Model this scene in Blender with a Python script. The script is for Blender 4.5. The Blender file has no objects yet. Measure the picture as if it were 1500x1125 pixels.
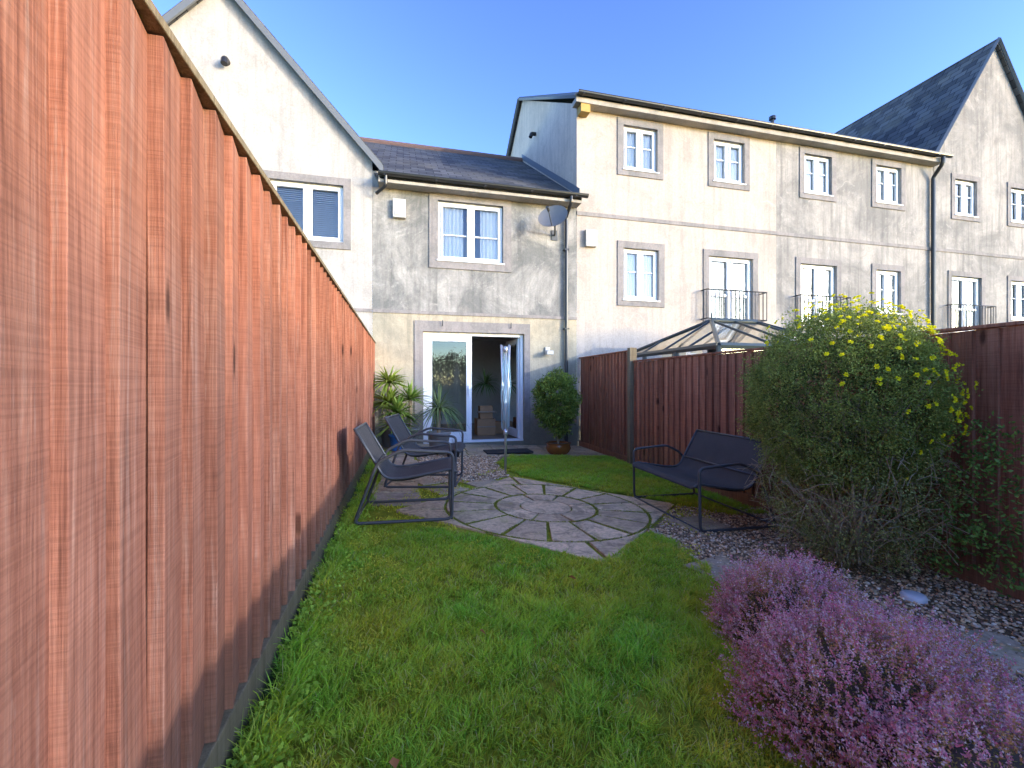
import bpy, bmesh, math, random
import numpy as np
from mathutils import Vector, Matrix, Euler
random.seed(7); rng=np.random.default_rng(11)
scene=bpy.context.scene
H=1.1; FY=8.35            # eye height, facade line

# ------------------------------------------------------------------ helpers
def link(o):
    scene.collection.objects.link(o); return o
def empty(name,loc=(0,0,0)):
    e=bpy.data.objects.new(name,None); e.location=loc; e.empty_display_size=.2
    link(e); return e
def set_parent(o,p):
    o.parent=p; o.matrix_parent_inverse=Matrix.Translation(-Vector(p.location))
class MB:
    def __init__(s): s.v=[];s.f=[];s.m=[]
    def quad(s,pts,m=0):
        b=len(s.v); s.v+=[tuple(p) for p in pts]; s.f.append(tuple(range(b,b+len(pts)))); s.m.append(m)
    def box(s,x0,x1,y0,y1,z0,z1,m=0):
        b=len(s.v)
        s.v+=[(x0,y0,z0),(x1,y0,z0),(x1,y1,z0),(x0,y1,z0),(x0,y0,z1),(x1,y0,z1),(x1,y1,z1),(x0,y1,z1)]
        for f in [(0,3,2,1),(4,5,6,7),(0,1,5,4),(1,2,6,5),(2,3,7,6),(3,0,4,7)]:
            s.f.append(tuple(b+i for i in f)); s.m.append(m)
    def prism(s,poly,z0,z1,m=0):
        n=len(poly);b=len(s.v)
        s.v+=[(p[0],p[1],z0+(p[2] if len(p)>2 else 0)) for p in poly]+[(p[0],p[1],z1+(p[2] if len(p)>2 else 0)) for p in poly]
        s.f.append(tuple(b+i for i in reversed(range(n))));s.m.append(m)
        s.f.append(tuple(b+n+i for i in range(n)));s.m.append(m)
        for i in range(n):
            j=(i+1)%n; s.f.append((b+i,b+j,b+n+j,b+n+i)); s.m.append(m)
    def tube(s,pts,r,n=8,m=0,closed=False,r1=None):
        P=[Vector(p) for p in pts]; N=len(P); b=len(s.v)
        prev=None
        for i,p in enumerate(P):
            if closed: t=(P[(i+1)%N]-P[i-1])
            else: t=P[min(i+1,N-1)]-P[max(i-1,0)]
            t.normalize()
            if prev is None:
                a=Vector((0,0,1)) if abs(t.z)<.9 else Vector((1,0,0))
                u=t.cross(a).normalized()
            else:
                u=(prev-t*prev.dot(t)).normalized()
            prev=u; w=t.cross(u)
            rr=r if r1 is None else r+(r1-r)*i/(N-1)
            for k in range(n):
                a=2*math.pi*k/n; s.v.append(tuple(p+u*math.cos(a)*rr+w*math.sin(a)*rr))
        for i in range(N if closed else N-1):
            j=(i+1)%N
            for k in range(n):
                l=(k+1)%n; s.f.append((b+i*n+k,b+i*n+l,b+j*n+l,b+j*n+k)); s.m.append(m)
        if not closed:
            s.f.append(tuple(b+k for k in reversed(range(n))));s.m.append(m)
            s.f.append(tuple(b+(N-1)*n+k for k in range(n)));s.m.append(m)
    def lathe(s,c,prof,n=28,m=0):
        b=len(s.v)
        for (r,z) in prof:
            for k in range(n):
                a=2*math.pi*k/n; s.v.append((c[0]+r*math.cos(a),c[1]+r*math.sin(a),c[2]+z))
        for i in range(len(prof)-1):
            for k in range(n):
                l=(k+1)%n; s.f.append((b+i*n+k,b+i*n+l,b+(i+1)*n+l,b+(i+1)*n+k)); s.m.append(m)
    def obj(s,name,mats,parent=None,smooth=False,bevel=0,xf=None,autosm=False):
        v=s.v
        if xf is not None: v=[tuple(xf@Vector(p)) for p in v]
        a=np.array(v)
        if parent is None:
            o0=np.array([(a[:,0].min()+a[:,0].max())/2,(a[:,1].min()+a[:,1].max())/2,a[:,2].min()])
        else: o0=np.zeros(3)
        me=bpy.data.meshes.new(name); me.from_pydata([tuple(q) for q in (a-o0)],[],s.f)
        for m in (mats if isinstance(mats,(list,tuple)) else [mats]): me.materials.append(m)
        me.polygons.foreach_set('material_index',s.m)
        if smooth: me.polygons.foreach_set('use_smooth',[True]*len(s.f))
        me.update()
        o=bpy.data.objects.new(name,me); o.location=o0; link(o)
        if parent is not None: set_parent(o,parent)
        if bevel:
            bm=o.modifiers.new('bevel','BEVEL'); bm.width=bevel; bm.segments=2; bm.limit_method='ANGLE'
        return o
def npobj(name,V,F,C,mat,parent=None,smooth=False):
    V=np.asarray(V,dtype=np.float64)
    if parent is None:
        o0=np.array([(V[:,0].min()+V[:,0].max())/2,(V[:,1].min()+V[:,1].max())/2,V[:,2].min()])
    else: o0=np.zeros(3)
    me=bpy.data.meshes.new(name); F=np.asarray(F,dtype=np.int32)
    me.vertices.add(len(V)); me.vertices.foreach_set('co',(V-o0).astype(np.float32).ravel())
    me.loops.add(F.size); me.loops.foreach_set('vertex_index',F.ravel())
    me.polygons.add(len(F)); me.polygons.foreach_set('loop_start',np.arange(0,F.size,3,dtype=np.int32))
    if smooth: me.polygons.foreach_set('use_smooth',np.ones(len(F),dtype=bool))
    me.update(calc_edges=True)
    ca=me.color_attributes.new('Col','FLOAT_COLOR','POINT')
    c4=np.ones((len(V),4),dtype=np.float32); c4[:,:3]=np.clip(C,0,.9)
    ca.data.foreach_set('color',c4.ravel())
    me.materials.append(mat)
    o=bpy.data.objects.new(name,me); o.location=o0; link(o)
    if parent is not None: set_parent(o,parent)
    return o
def rpath(pts,r,closed=False,n=5):
    out=[];P=[Vector(p) for p in pts];N=len(P)
    for i in range(N):
        if not closed and i in (0,N-1): out.append(P[i]); continue
        a,b,c=P[i-1],P[i],P[(i+1)%N]
        r1=min(r,(a-b).length*.45,(c-b).length*.45)
        p0=b+(a-b).normalized()*r1; p2=b+(c-b).normalized()*r1
        for k in range(n+1):
            t=k/n; out.append(p0*(1-t)**2+b*2*t*(1-t)+p2*t*t)
    return out
def gz(x): 
    return np.where(np.asarray(x)<-.5,0,np.where(np.asarray(x)>3.55,-.182,-.045*(np.asarray(x)+.5)))
def g(x): return float(gz(x))
def inpoly(x,y,poly):
    x=np.asarray(x);y=np.asarray(y);ins=np.zeros(x.shape,bool);n=len(poly)
    for i in range(n):
        x0,y0=poly[i];x1,y1=poly[(i+1)%n]
        if y0==y1: continue
        c=((y0>y)!=(y1>y))&(x<(x1-x0)*(y-y0)/(y1-y0)+x0); ins^=c
    return ins
def nz(x,y,s=1.0,seed=0.0):
    x=np.asarray(x)*s+seed;y=np.asarray(y)*s-seed*1.7
    return (np.sin(x*1.7+np.sin(y*2.3+1.1)*1.3)+np.sin(y*1.9+np.sin(x*2.9+.4)*1.2)+.6*np.sin(x*4.1-y*3.7+2)+.4*np.sin(x*7.3+y*6.1))/3.0

# ------------------------------------------------------------------ materials
class NT:
    def __init__(s,name):
        s.mat=bpy.data.materials.new(name); s.mat.use_nodes=True; s.t=s.mat.node_tree; s.t.nodes.clear()
        s.out=s.n('ShaderNodeOutputMaterial')
    def n(s,t,**k):
        a=s.t.nodes.new(t)
        for q,v in k.items():
            if q.startswith('i_'): a.inputs[q[2:].replace('_',' ')].default_value=v
            else: setattr(a,q,v)
        return a
    def l(s,a,b): s.t.links.new(a,b)
    def coord(s,scale=(1,1,1),loc=None,kind='Object'):
        tc=s.n('ShaderNodeTexCoord'); mp=s.n('ShaderNodeMapping'); mp.inputs['Scale'].default_value=scale
        s.l(tc.outputs[kind],mp.inputs['Vector'])
        if loc is not None: s.l(loc,mp.inputs['Location'])
        return mp.outputs[0]
    def noise(s,vec,scale=5,detail=6,rough=.6,dist=0):
        a=s.n('ShaderNodeTexNoise'); a.inputs['Scale'].default_value=scale;a.inputs['Detail'].default_value=detail
        a.inputs['Roughness'].default_value=rough;a.inputs['Distortion'].default_value=dist
        if vec is not None: s.l(vec,a.inputs['Vector'])
        return a.outputs['Fac']
    def ramp(s,fac,stops):
        a=s.n('ShaderNodeValToRGB'); e=a.color_ramp.elements
        while len(e)<len(stops): e.new(.5)
        for i,(p,c) in enumerate(stops):
            e[i].position=p; e[i].color=(c if len(c)==4 else (*c,1)) if not isinstance(c,(int,float)) else (c,c,c,1)
        s.l(fac,a.inputs[0]); return a.outputs[0]
    def mix(s,fac,a,b,mode='MIX'):
        m=s.n('ShaderNodeMix',data_type='RGBA',blend_type=mode)
        for inp,v in ((m.inputs[0],fac),(m.inputs[6],a),(m.inputs[7],b)):
            if isinstance(v,(int,float)): inp.default_value=v
            elif isinstance(v,tuple): inp.default_value=v if len(v)==4 else (*v,1)
            else: s.l(v,inp)
        return m.outputs[2]
    def math(s,op,a,b=0.):
        m=s.n('ShaderNodeMath',operation=op)
        for inp,v in ((m.inputs[0],a),(m.inputs[1],b)):
            if isinstance(v,(int,float)): inp.default_value=v
            else: s.l(v,inp)
        return m.outputs[0]
    def bump(s,h,strength=.3,dist=.01,prev=None):
        b=s.n('ShaderNodeBump'); b.inputs['Strength'].default_value=strength;b.inputs['Distance'].default_value=dist
        s.l(h,b.inputs['Height'])
        if prev is not None: s.l(prev,b.inputs['Normal'])
        return b.outputs[0]
    def bsdf(s,col,rough=.7,norm=None,spec=.5,metal=0,final=True):
        p=s.n('ShaderNodeBsdfPrincipled'); p.inputs['Metallic'].default_value=metal
        p.inputs['Specular IOR Level'].default_value=spec
        if isinstance(col,tuple): p.inputs['Base Color'].default_value=(*col,1)
        else: s.l(col,p.inputs['Base Color'])
        if isinstance(rough,(int,float)): p.inputs['Roughness'].default_value=rough
        else: s.l(rough,p.inputs['Roughness'])
        if norm is not None: s.l(norm,p.inputs['Normal'])
        if final: s.l(p.outputs[0],s.out.inputs[0])
        return p.outputs[0]

def stucco(name,c1,c2,amt=.5,streak=.35,scale=.9):
    m=NT(name); v=m.coord()
    a=m.noise(v,scale,11,.72,.5)
    f=m.ramp(a,[(.55-amt*.20,0.),(.64-amt*.08,.5+amt*.5)])
    base=m.mix(f,c1,c2)
    sv=m.coord((4,4,.3)); sa=m.ramp(m.noise(sv,1.5,9,.7,.2),[(.48,0.),(.68,1.)])
    base=m.mix(m.math('MULTIPLY',sa,streak),base,tuple(x*.62 for x in c2))
    sv2=m.coord((11,11,.5)); sb=m.ramp(m.noise(sv2,1.2,6,.7),[(.52,0.),(.72,.45)])
    base=m.mix(m.math('MULTIPLY',sb,streak),base,tuple(x*.5 for x in c2))
    pv=m.noise(v,3.2,10,.75,1.2); base=m.mix(m.ramp(pv,[(.54,0.),(.64,.30+.25*amt)]),base,tuple(x*.66 for x in c1))
    pw=m.noise(v,2.1,10,.78,1.6); base=m.mix(m.ramp(pw,[(.57,0.),(.63,.5)]),base,tuple(min(.8,x*1.15) for x in c1))
    # splash-back algae near the ground
    sp=m.n('ShaderNodeSeparateXYZ'); m.l(v,sp.inputs[0])
    low=m.ramp(m.math('ADD',sp.outputs[2],m.math('MULTIPLY',m.math('SUBTRACT',m.noise(v,2.5,8,.7),.5),1.6)),[(.05,.8),(1.0,0.)])
    base=m.mix(low,base,(.16,.16,.115))
    fv=m.noise(v,38,6,.7); base=m.mix(.35,base,m.ramp(fv,[(.3,.45),(.62,1.)]),'MULTIPLY')
    nb=m.bump(m.noise(v,220,4,.7),.35,.004); nb=m.bump(pv,.15,.02,nb)
    m.bsdf(base,.92,nb,.15); return m.mat
M={}
M['cream']=stucco('render_cream',(.49,.425,.37),(.37,.325,.285),.28,.35)
M['creamL']=stucco('render_cream_left',(.48,.445,.41),(.37,.345,.315),.30,.4)
M['grey']=stucco('render_weathered',(.42,.385,.35),(.22,.21,.20),.72,.65,.8)
M['yellow']=stucco('render_ochre',(.46,.40,.30),(.29,.27,.215),.45,.5)
M['mid']=stucco('render_mossy',(.42,.395,.365),(.175,.175,.17),.85,.6,1.1)
M['surround']=stucco('stone_surround',(.31,.28,.27),(.215,.205,.20),.5,.4,2.)
M['cornice']=stucco('cornice_stone',(.46,.41,.36),(.33,.30,.26),.4,.3,2.)

def simple(name,col,rough=.5,metal=0,var=.15,scale=12,bump=.05,spec=.5):
    m=NT(name); v=m.coord(); n=m.noise(v,scale,5,.6)
    c=m.mix(n,tuple(x*(1-var) for x in col),tuple(min(1,x*(1+var)) for x in col))
    m.bsdf(c,rough,m.bump(m.noise(v,scale*8,3),bump,.002),spec,metal); return m.mat
M['pvc']=simple('white_upvc',(.76,.77,.79),.35,0,.03,3,.0)
M['black']=simple('black_plastic',(.018,.018,.02),.35)
M['iron']=simple('black_iron',(.02,.02,.022),.45)
M['frame']=simple('powder_coated_steel',(.06,.062,.064),.42)
M['lead']=simple('lead_grey',(.13,.14,.155),.6)
M['plasterin']=simple('interior_plaster',(.50,.50,.50),.9)
M['floorin']=simple('interior_floor',(.28,.2,.14),.5)
M['curtain']=simple('net_curtain',(.80,.80,.82),.95,0,.08,3)
M['blind']=simple('blind_slats',(.45,.47,.51),.5)
M['card']=simple('cardboard',(.36,.2,.1),.85)
M['mat']=simple('rubber_mat',(.02,.02,.02),.95,0,.4,60,.5)
M['glaze']=simple('brown_glaze',(.22,.08,.02),.15,0,.5,6)
M['potgrey']=simple('grey_pot',(.22,.22,.22),.6)
M['potblack']=simple('black_pot',(.015,.015,.015),.5)
M['potblue']=simple('blue_pot',(.03,.15,.45),.4)
M['dish']=simple('dish_grey',(.17,.17,.18),.5)
M['boxw']=simple('alarm_box_plastic',(.50,.47,.43),.5)
M['alu']=simple('aluminium',(.62,.64,.66),.35,.8)
M['line']=simple('washing_line_plastic',(.35,.55,.62),.5)
M['ridge']=simple('ridge_tile_clay',(.15,.09,.08),.8)
M['consframe']=simple('conservatory_frame',(.04,.055,.055),.35)
M['soil']=simple('soil',(.08,.06,.04),.95,0,.5,8,.6)

def glass():
    m=NT('window_glass'); fr=m.n('ShaderNodeFresnel'); fr.inputs[0].default_value=1.6
    t=m.n('ShaderNodeBsdfTransparent'); t.inputs[0].default_value=(.92,.95,.95,1)
    gl=m.n('ShaderNodeBsdfGlossy'); gl.inputs['Roughness'].default_value=.015
    nb=m.bump(m.noise(m.coord(),1.2,2),.06,.02); m.l(nb,gl.inputs['Normal'])
    mx=m.n('ShaderNodeMixShader'); m.l(m.math('ADD',fr.outputs[0],.05),mx.inputs[0]); m.l(t.outputs[0],mx.inputs[1]); m.l(gl.outputs[0],mx.inputs[2]); m.l(mx.outputs[0],m.out.inputs[0])
    return m.mat
M['glass']=glass()

def slate():
    m=NT('roof_slate'); v=m.coord(kind='UV')
    b=m.n('ShaderNodeTexBrick'); b.offset=.5
    b.inputs['Scale'].default_value=1; b.inputs['Brick Width'].default_value=.3;b.inputs['Row Height'].default_value=.22
    b.inputs['Mortar Size'].default_value=.009; b.inputs['Mortar Smooth'].default_value=.2; b.inputs['Bias'].default_value=-.1
    b.inputs['Color1'].default_value=(.05,.052,.06,1);b.inputs['Color2'].default_value=(.13,.13,.137,1);b.inputs['Mortar'].default_value=(.015,.015,.018,1)
    m.l(v,b.inputs['Vector'])
    n=m.noise(v,1.2,8,.7); c=m.mix(m.ramp(n,[(.48,0.),(.66,.7)]),b.outputs['Color'],(.13,.12,.10))
    sep=m.n('ShaderNodeSeparateXYZ'); m.l(v,sep.inputs[0])
    saw=m.math('FRACT',m.math('DIVIDE',sep.outputs[1],.22))
    c=m.mix(.6,c,m.ramp(saw,[(0.,.35),(.12,1.),(1.,1.)]),'MULTIPLY')
    h=m.math('SUBTRACT',m.math('MULTIPLY',m.math('SUBTRACT',1.,saw),.6),b.outputs['Fac'])
    nb=m.bump(h,.8,.02); nb=m.bump(m.noise(v,60,4),.2,.004,nb)
    m.bsdf(c,.75,nb,.2); return m.mat
M['slate']=slate()

def wood(name,cols,wh=.5,green=0.,whc=(.50,.36,.28)):
    """closeboard timber, grain along Z"""
    m=NT(name)
    geo=m.n('ShaderNodeNewGeometry'); ri=geo.outputs['Random Per Island']
    off=m.n('ShaderNodeCombineXYZ'); m.l(m.math('MULTIPLY',ri,37.),off.inputs[0]); m.l(m.math('MULTIPLY',ri,11.),off.inputs[2])
    v=m.coord((9,9,.45),off.outputs[0]); gr=m.noise(v,3.2,10,.70,.7)
    v2=m.coord((85,85,1.1),off.outputs[0]); fine=m.noise(v2,2.,6,.65)
    c=m.ramp(gr,[(.30,cols[0]),(.44,cols[1]),(.58,cols[2]),(.74,cols[3])])
    c=m.mix(.5,c,m.ramp(fine,[(.36,.45),(.60,1.)]),'MULTIPLY')
    tint=m.ramp(ri,[(0,(.66,.62,.60)),(.3,(.98,.92,.88)),(.55,(.78,.77,.76)),(.8,(1.08,1.0,.95)),(1,(1.12,1.10,1.08))])
    c=m.mix(.9,c,tint,'MULTIPLY')
    v3=m.coord((30,30,.9),off.outputs[0]); ws=m.ramp(m.noise(v3,1.3,10,.8,.3),[(.53,0.),(.66,1.)])
    c=m.mix(m.math('MULTIPLY',ws,wh),c,whc)
    v4=m.coord((48,48,.7),off.outputs[0]); ck=m.ramp(m.noise(v4,1.6,5,.6),[(.65,0.),(.71,.7)])
    c=m.mix(ck,c,tuple(x*.42 for x in cols[0]))
    vk=m.coord((1,7.,2.6),off.outputs[0]); vo=m.n('ShaderNodeTexVoronoi'); vo.inputs['Scale'].default_value=.8; vo.inputs['Randomness'].default_value=1
    m.l(vk,vo.inputs['Vector']); kn=m.ramp(m.math('ADD',vo.outputs['Distance'],m.math('MULTIPLY',m.noise(v,6,3),.05)),[(.10,1.),(.17,0.)])
    c=m.mix(m.math('MULTIPLY',kn,.9),c,tuple(x*.35 for x in cols[0]))
    vb=m.coord((1,1,1)); bl=m.ramp(m.noise(vb,1.7,9,.7),[(.50,0.),(.66,.45)])
    c=m.mix(bl,c,tuple(x*.65 for x in cols[1]))
    vs=m.coord((2.5,2.5,150),off.outputs[0]); saw=m.noise(vs,1.,4,.6,.5)
    c=m.mix(.30,c,m.ramp(saw,[(.38,.45),(.58,1.05)]),'MULTIPLY')
    if green>0:
        sp=m.n('ShaderNodeSeparateXYZ'); tc=m.n('ShaderNodeTexCoord'); m.l(tc.outputs['Object'],sp.inputs[0])
        low=m.ramp(m.math('ADD',sp.outputs[2],m.math('MULTIPLY',m.noise(vb,6,5),.35)),[(.2,1.),(.6,0.)])
        c=m.mix(m.math('MULTIPLY',low,green),c,(.11,.10,.05))
    nb=m.bump(fine,.7,.003); nb=m.bump(saw,.5,.002,nb); nb=m.bump(gr,.35,.004,nb)
    m.bsdf(c,.9,nb,.1); return m.mat
M['woodL']=wood('orange_stained_timber',[(.20,.082,.054),(.355,.148,.094),(.455,.208,.135),(.52,.31,.22)],wh=.5,green=.4)
M['woodR']=wood('redbrown_stained_timber',[(.20,.075,.045),(.36,.14,.082),(.48,.20,.12),(.54,.31,.19)],wh=.45,green=.3,whc=(.46,.28,.18))
M['gboard']=wood('gravel_board_timber',[(.12,.095,.055),(.22,.175,.11),(.29,.24,.155),(.36,.30,.21)],wh=.3,green=.7)

def paving(name,c1,c2,moss=.5):
    m=NT(name); v=m.coord(); geo=m.n('ShaderNodeNewGeometry'); ri=geo.outputs['Random Per Island']
    n=m.noise(v,2.2,9,.7,.4); c=m.mix(m.ramp(n,[(.38,0.),(.60,1.)]),c1,c2)
    c=m.mix(.8,c,m.ramp(ri,[(0,.72),(.5,.9),(1,1.12)]),'MULTIPLY')
    sp=m.noise(v,30,8,.75); c=m.mix(.55,c,m.ramp(sp,[(.38,.4),(.58,1.)]),'MULTIPLY')
    d=m.ramp(m.noise(v,5.5,9,.75,.8),[(.50,0.),(.60,.75)]); c=m.mix(d,c,(.25,.19,.12))
    g_=m.ramp(m.noise(m.coord((1,1,1)),3.7,8,.75,1.),[(.60-.1*moss,0.),(.68,moss)]); c=m.mix(g_,c,(.26,.27,.05))
    nb=m.bump(sp,.5,.006); nb=m.bump(n,.3,.015,nb); m.bsdf(c,.9,nb,.1); return m.mat
M['stone']=paving('riven_sandstone',(.82,.60,.36),(.66,.49,.31),.5)
M['slab']=paving('concrete_slab',(.60,.47,.31),(.48,.38,.27),.7)

def groundmat(name,cols,scale=3.):
    m=NT(name); v=m.coord(); n=m.noise(v,scale,10,.75,.5)
    c=m.ramp(n,[(.3,cols[0]),(.5,cols[1]),(.68,cols[2])])
    c=m.mix(.5,c,m.ramp(m.noise(v,45,6,.7),[(.35,.3),(.6,1.)]),'MULTIPLY')
    nb=m.bump(m.noise(v,35,8,.8),.9,.02); m.bsdf(c,.95,nb,.1); return m.mat
M['ground']=groundmat('ground_earth_grass',[(.06,.09,.025),(.09,.13,.035),(.13,.13,.06)])
M['lawnsoil']=groundmat('lawn_thatch',[(.22,.20,.04),(.30,.36,.03),(.52,.48,.07)],4.)
M['gravelbed']=groundmat('gravel_bed',[(.15,.10,.055),(.27,.195,.115),(.36,.27,.165)],9.)

def attrmat(name,rough=.55,tr=.25,spec=.35):
    m=NT(name); a=m.n('ShaderNodeAttribute'); a.attribute_name='Col'
    p=m.bsdf(a.outputs['Color'],rough,None,spec,0,tr<=0)
    if tr>0:
        t=m.n('ShaderNodeBsdfTranslucent'); m.l(a.outputs['Color'],t.inputs[0])
        mx=m.n('ShaderNodeMixShader'); mx.inputs[0].default_value=tr
        m.l(p,mx.inputs[1]); m.l(t.outputs[0],mx.inputs[2]); m.l(mx.outputs[0],m.out.inputs[0])
    return m.mat
M['grass']=attrmat('grass_blades',.6,.4,.15)
M['leaf']=attrmat('leaves',.5,.3,.25)
M['petal']=attrmat('petals',.8,.35,.05)
M['pebble']=attrmat('pebbles',.85,.0,.08)
M['bark']=simple('twig_bark',(.34,.26,.17),.9,0,.4,20,.5,.1)

def fabric():
    m=NT('textilene_mesh'); v=m.coord()
    w=m.n('ShaderNodeTexWave'); w.inputs['Scale'].default_value=90; w.bands_direction='Y'; m.l(v,w.inputs[0])
    n=m.noise(v,6,5); c=m.mix(n,(.062,.058,.056),(.105,.098,.093))
    c=m.mix(.3,c,w.outputs['Color'],'MULTIPLY'); m.bsdf(c,.8,m.bump(w.outputs['Fac'],.3,.002),.1); return m.mat
M['fabric']=fabric()

# ------------------------------------------------------------------ ground
mb=MB(); B=400
mb.quad([(-B,-B,0),(-.5,-B,0),(-.5,B,0),(-B,B,0)]); mb.quad([(-.5,-B,0),(3.55,-B,-.182),(3.55,B,-.182),(-.5,B,0)])
mb.quad([(3.55,-B,-.182),(B,-B,-.182),(B,B,-.182),(3.55,B,-.182)])
mb.obj('ground',M['ground'])

LAWN1=[(-.47,-1.2),(-.47,3.75),(-.1,3.62),(.55,3.22),(1.27,2.58),(1.55,2.85),(1.92,3.12),(2.0,2.85),(1.85,2.25),(1.6,1.9),(1.35,1.5),(1.15,.9),(1.1,-1.2)]
LAWN2=[(1.45,5.35),(2.0,4.75),(2.7,3.95),(3.0,3.5),(3.47,3.5),(3.47,7.0),(1.75,7.05),(1.35,6.3)]
GRAV1=[(3.0,3.75),(2.65,3.85),(2.35,3.55),(1.92,3.15),(1.95,2.75),(1.8,2.2),(1.55,1.85),(1.4,.2),(1.4,-1.2),(3.5,-1.2),(3.5,3.75)]
GRAV2=[(.35,5.0),(.9,5.05),(1.3,5.4),(1.3,6.3),(1.6,7.0),(.2,7.0),(.2,5.5)]
def sheet(name,poly,mat,h,amp,res=.05,seed=0.):
    xs=[p[0] for p in poly];ys=[p[1] for p in poly]
    nx=int((max(xs)-min(xs))/res)+1;ny=int((max(ys)-min(ys))/res)+1
    X,Y=np.meshgrid(np.linspace(min(xs),max(xs),nx),np.linspace(min(ys),max(ys),ny))
    Z=gz(X)+h+amp*nz(X,Y,4,seed)
    idx=np.arange(nx*ny).reshape(ny,nx); keep=inpoly(X+.02*nz(X,Y,9),Y+.02*nz(Y,X,9),poly)
    mb=MB(); mb.v=list(map(tuple,np.stack([X,Y,Z],-1).reshape(-1,3)))
    for j in range(ny-1):
        for i in range(nx-1):
            if keep[j,i]: mb.f.append((int(idx[j,i]),int(idx[j,i+1]),int(idx[j+1,i+1]),int(idx[j+1,i]))); mb.m.append(0)
    return mb.obj(name,mat,smooth=True)
lawn=sheet('lawn',LAWN1,M['lawnsoil'],.014,.006)
lawn2=sheet('lawn',LAWN2,M['lawnsoil'],.014,.006)
sheet('gravel_bed',GRAV1,M['gravelbed'],.008,.003); sheet('gravel_bed',GRAV2,M['gravelbed'],.008,.003)
sheet('mossy_path_base',[(-.48,3.4),(1.27,2.4),(2.8,3.9),(1.6,5.4),(1.7,8.3),(-.48,8.3)],M['lawnsoil'],.0045,.0,.1)

def blades(P,h,w,lean,ang,base,tip):
    n=len(P); side=np.stack([np.cos(ang),np.sin(ang),np.zeros(n)],1)*(w[:,None]/2)
    up=np.zeros((n,3)); up[:,2]=h
    V=np.empty((n,5,3)); V[:,0]=P-side;V[:,1]=P+side
    mid=P+up*.6+lean*.35; V[:,2]=mid-side*.8; V[:,3]=mid+side*.8; V[:,4]=P+up*.97+lean
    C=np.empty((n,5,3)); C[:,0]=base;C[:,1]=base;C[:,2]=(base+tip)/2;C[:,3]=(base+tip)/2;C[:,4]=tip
    F=np.array([[0,1,3],[0,3,2],[2,3,4]])[None]+(np.arange(n)*5)[:,None,None]
    return V.reshape(-1,3),F.reshape(-1,3),C.reshape(-1,3)
def catm(parts):
    V=[];F=[];C=[];o=0
    for v,f,c in parts:
        V.append(v);F.append(f+o);C.append(c);o+=len(v)
    return np.concatenate(V),np.concatenate(F),np.concatenate(C)
def grass_on(poly,dens,hmin,hmax,wd,thin=0.,ylim=None):
    xs=[p[0] for p in poly];ys=[p[1] for p in poly]
    a=(max(xs)-min(xs))*(max(ys)-min(ys)); n=int(a*dens)
    x=rng.uniform(min(xs),max(xs),n);y=rng.uniform(min(ys),max(ys),n)
    k=inpoly(x+.05*nz(x,y,9),y+.05*nz(y,x,8),poly)
    if ylim: k&=(y>ylim[0])&(y<ylim[1])
    x=x[k];y=y[k]
    pat=nz(x,y,1.3,3.); fine=nz(x,y,11,1.)*.6+nz(y,x,23,4.)*.6; wear=nz(x,y,3.1,6.)
    k=rng.uniform(0,1,len(x))>thin*(pat*.5+.5)+.55*(fine<-.25)+.35*(wear>.45)
    x=x[k];y=y[k];pat=pat[k];fine=fine[k];wear=wear[k];n=len(x)
    P=np.stack([x,y,gz(x)+.012],1)
    h=rng.uniform(hmin,hmax,n)*(1+.35*fine)*(1+.15*pat)*(1-.25*(wear>.45))
    th=3*nz(x,y,9,7.)+rng.normal(0,1.5,n); la=h*rng.uniform(.2,1.4,n)
    lean=np.stack([np.cos(th)*la,np.sin(th)*la,np.zeros(n)],1)
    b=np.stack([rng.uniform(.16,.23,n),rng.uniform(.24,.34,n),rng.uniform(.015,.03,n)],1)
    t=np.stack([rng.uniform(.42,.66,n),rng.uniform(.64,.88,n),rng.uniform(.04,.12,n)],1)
    t*=(1+.16*pat+.22*fine)[:,None]; t[:,0]*=(1+.35*(nz(x,y,2.6,5.))); b[:,0]*=(1+.35*nz(x,y,2.6,5.))
    t[:,0]*=1+.18*np.clip(wear,0,1)
    dry=rng.uniform(0,1,n)<.05+.08*(wear>.45); t[dry]=[.74,.62,.32]
    return blades(P,h,wd*rng.uniform(.6,1.4,n),lean,rng.uniform(0,math.pi,n),b,t)
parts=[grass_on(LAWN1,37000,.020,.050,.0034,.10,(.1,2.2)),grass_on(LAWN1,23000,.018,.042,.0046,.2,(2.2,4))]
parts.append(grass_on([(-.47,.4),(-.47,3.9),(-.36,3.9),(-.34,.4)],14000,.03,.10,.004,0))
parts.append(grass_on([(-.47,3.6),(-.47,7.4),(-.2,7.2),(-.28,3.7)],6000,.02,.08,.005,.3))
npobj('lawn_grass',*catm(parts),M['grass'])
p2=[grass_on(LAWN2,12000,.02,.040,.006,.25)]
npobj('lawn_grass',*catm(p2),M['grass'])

def unit(v): return v/np.maximum(np.linalg.norm(v,axis=1,keepdims=True),1e-9)
def leaves(P,D,L,W,col,fold=.25):
    n=len(P); D=unit(D); r=unit(rng.normal(size=(n,3))); S=unit(np.cross(D,r)); Nn=np.cross(S,D)
    L=np.broadcast_to(L,(n,))[:,None];W=np.broadcast_to(W,(n,))[:,None]
    V=np.empty((n,4,3)); V[:,0]=P; m_=P+D*L*.5+Nn*W*fold; V[:,1]=m_-S*W/2; V[:,2]=m_+S*W/2; V[:,3]=P+D*L
    F=np.array([[0,2,3],[0,3,1]])[None]+(np.arange(n)*4)[:,None,None]
    C=np.repeat(col[:,None,:],4,1); C[:,0]*=.75
    return V.reshape(-1,3),F.reshape(-1,3),C.reshape(-1,3)
def colr(n,lo,hi): 
    t=rng.uniform(0,1,(n,1)); return np.array(lo)*(1-t)+np.array(hi)*t+0

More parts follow.
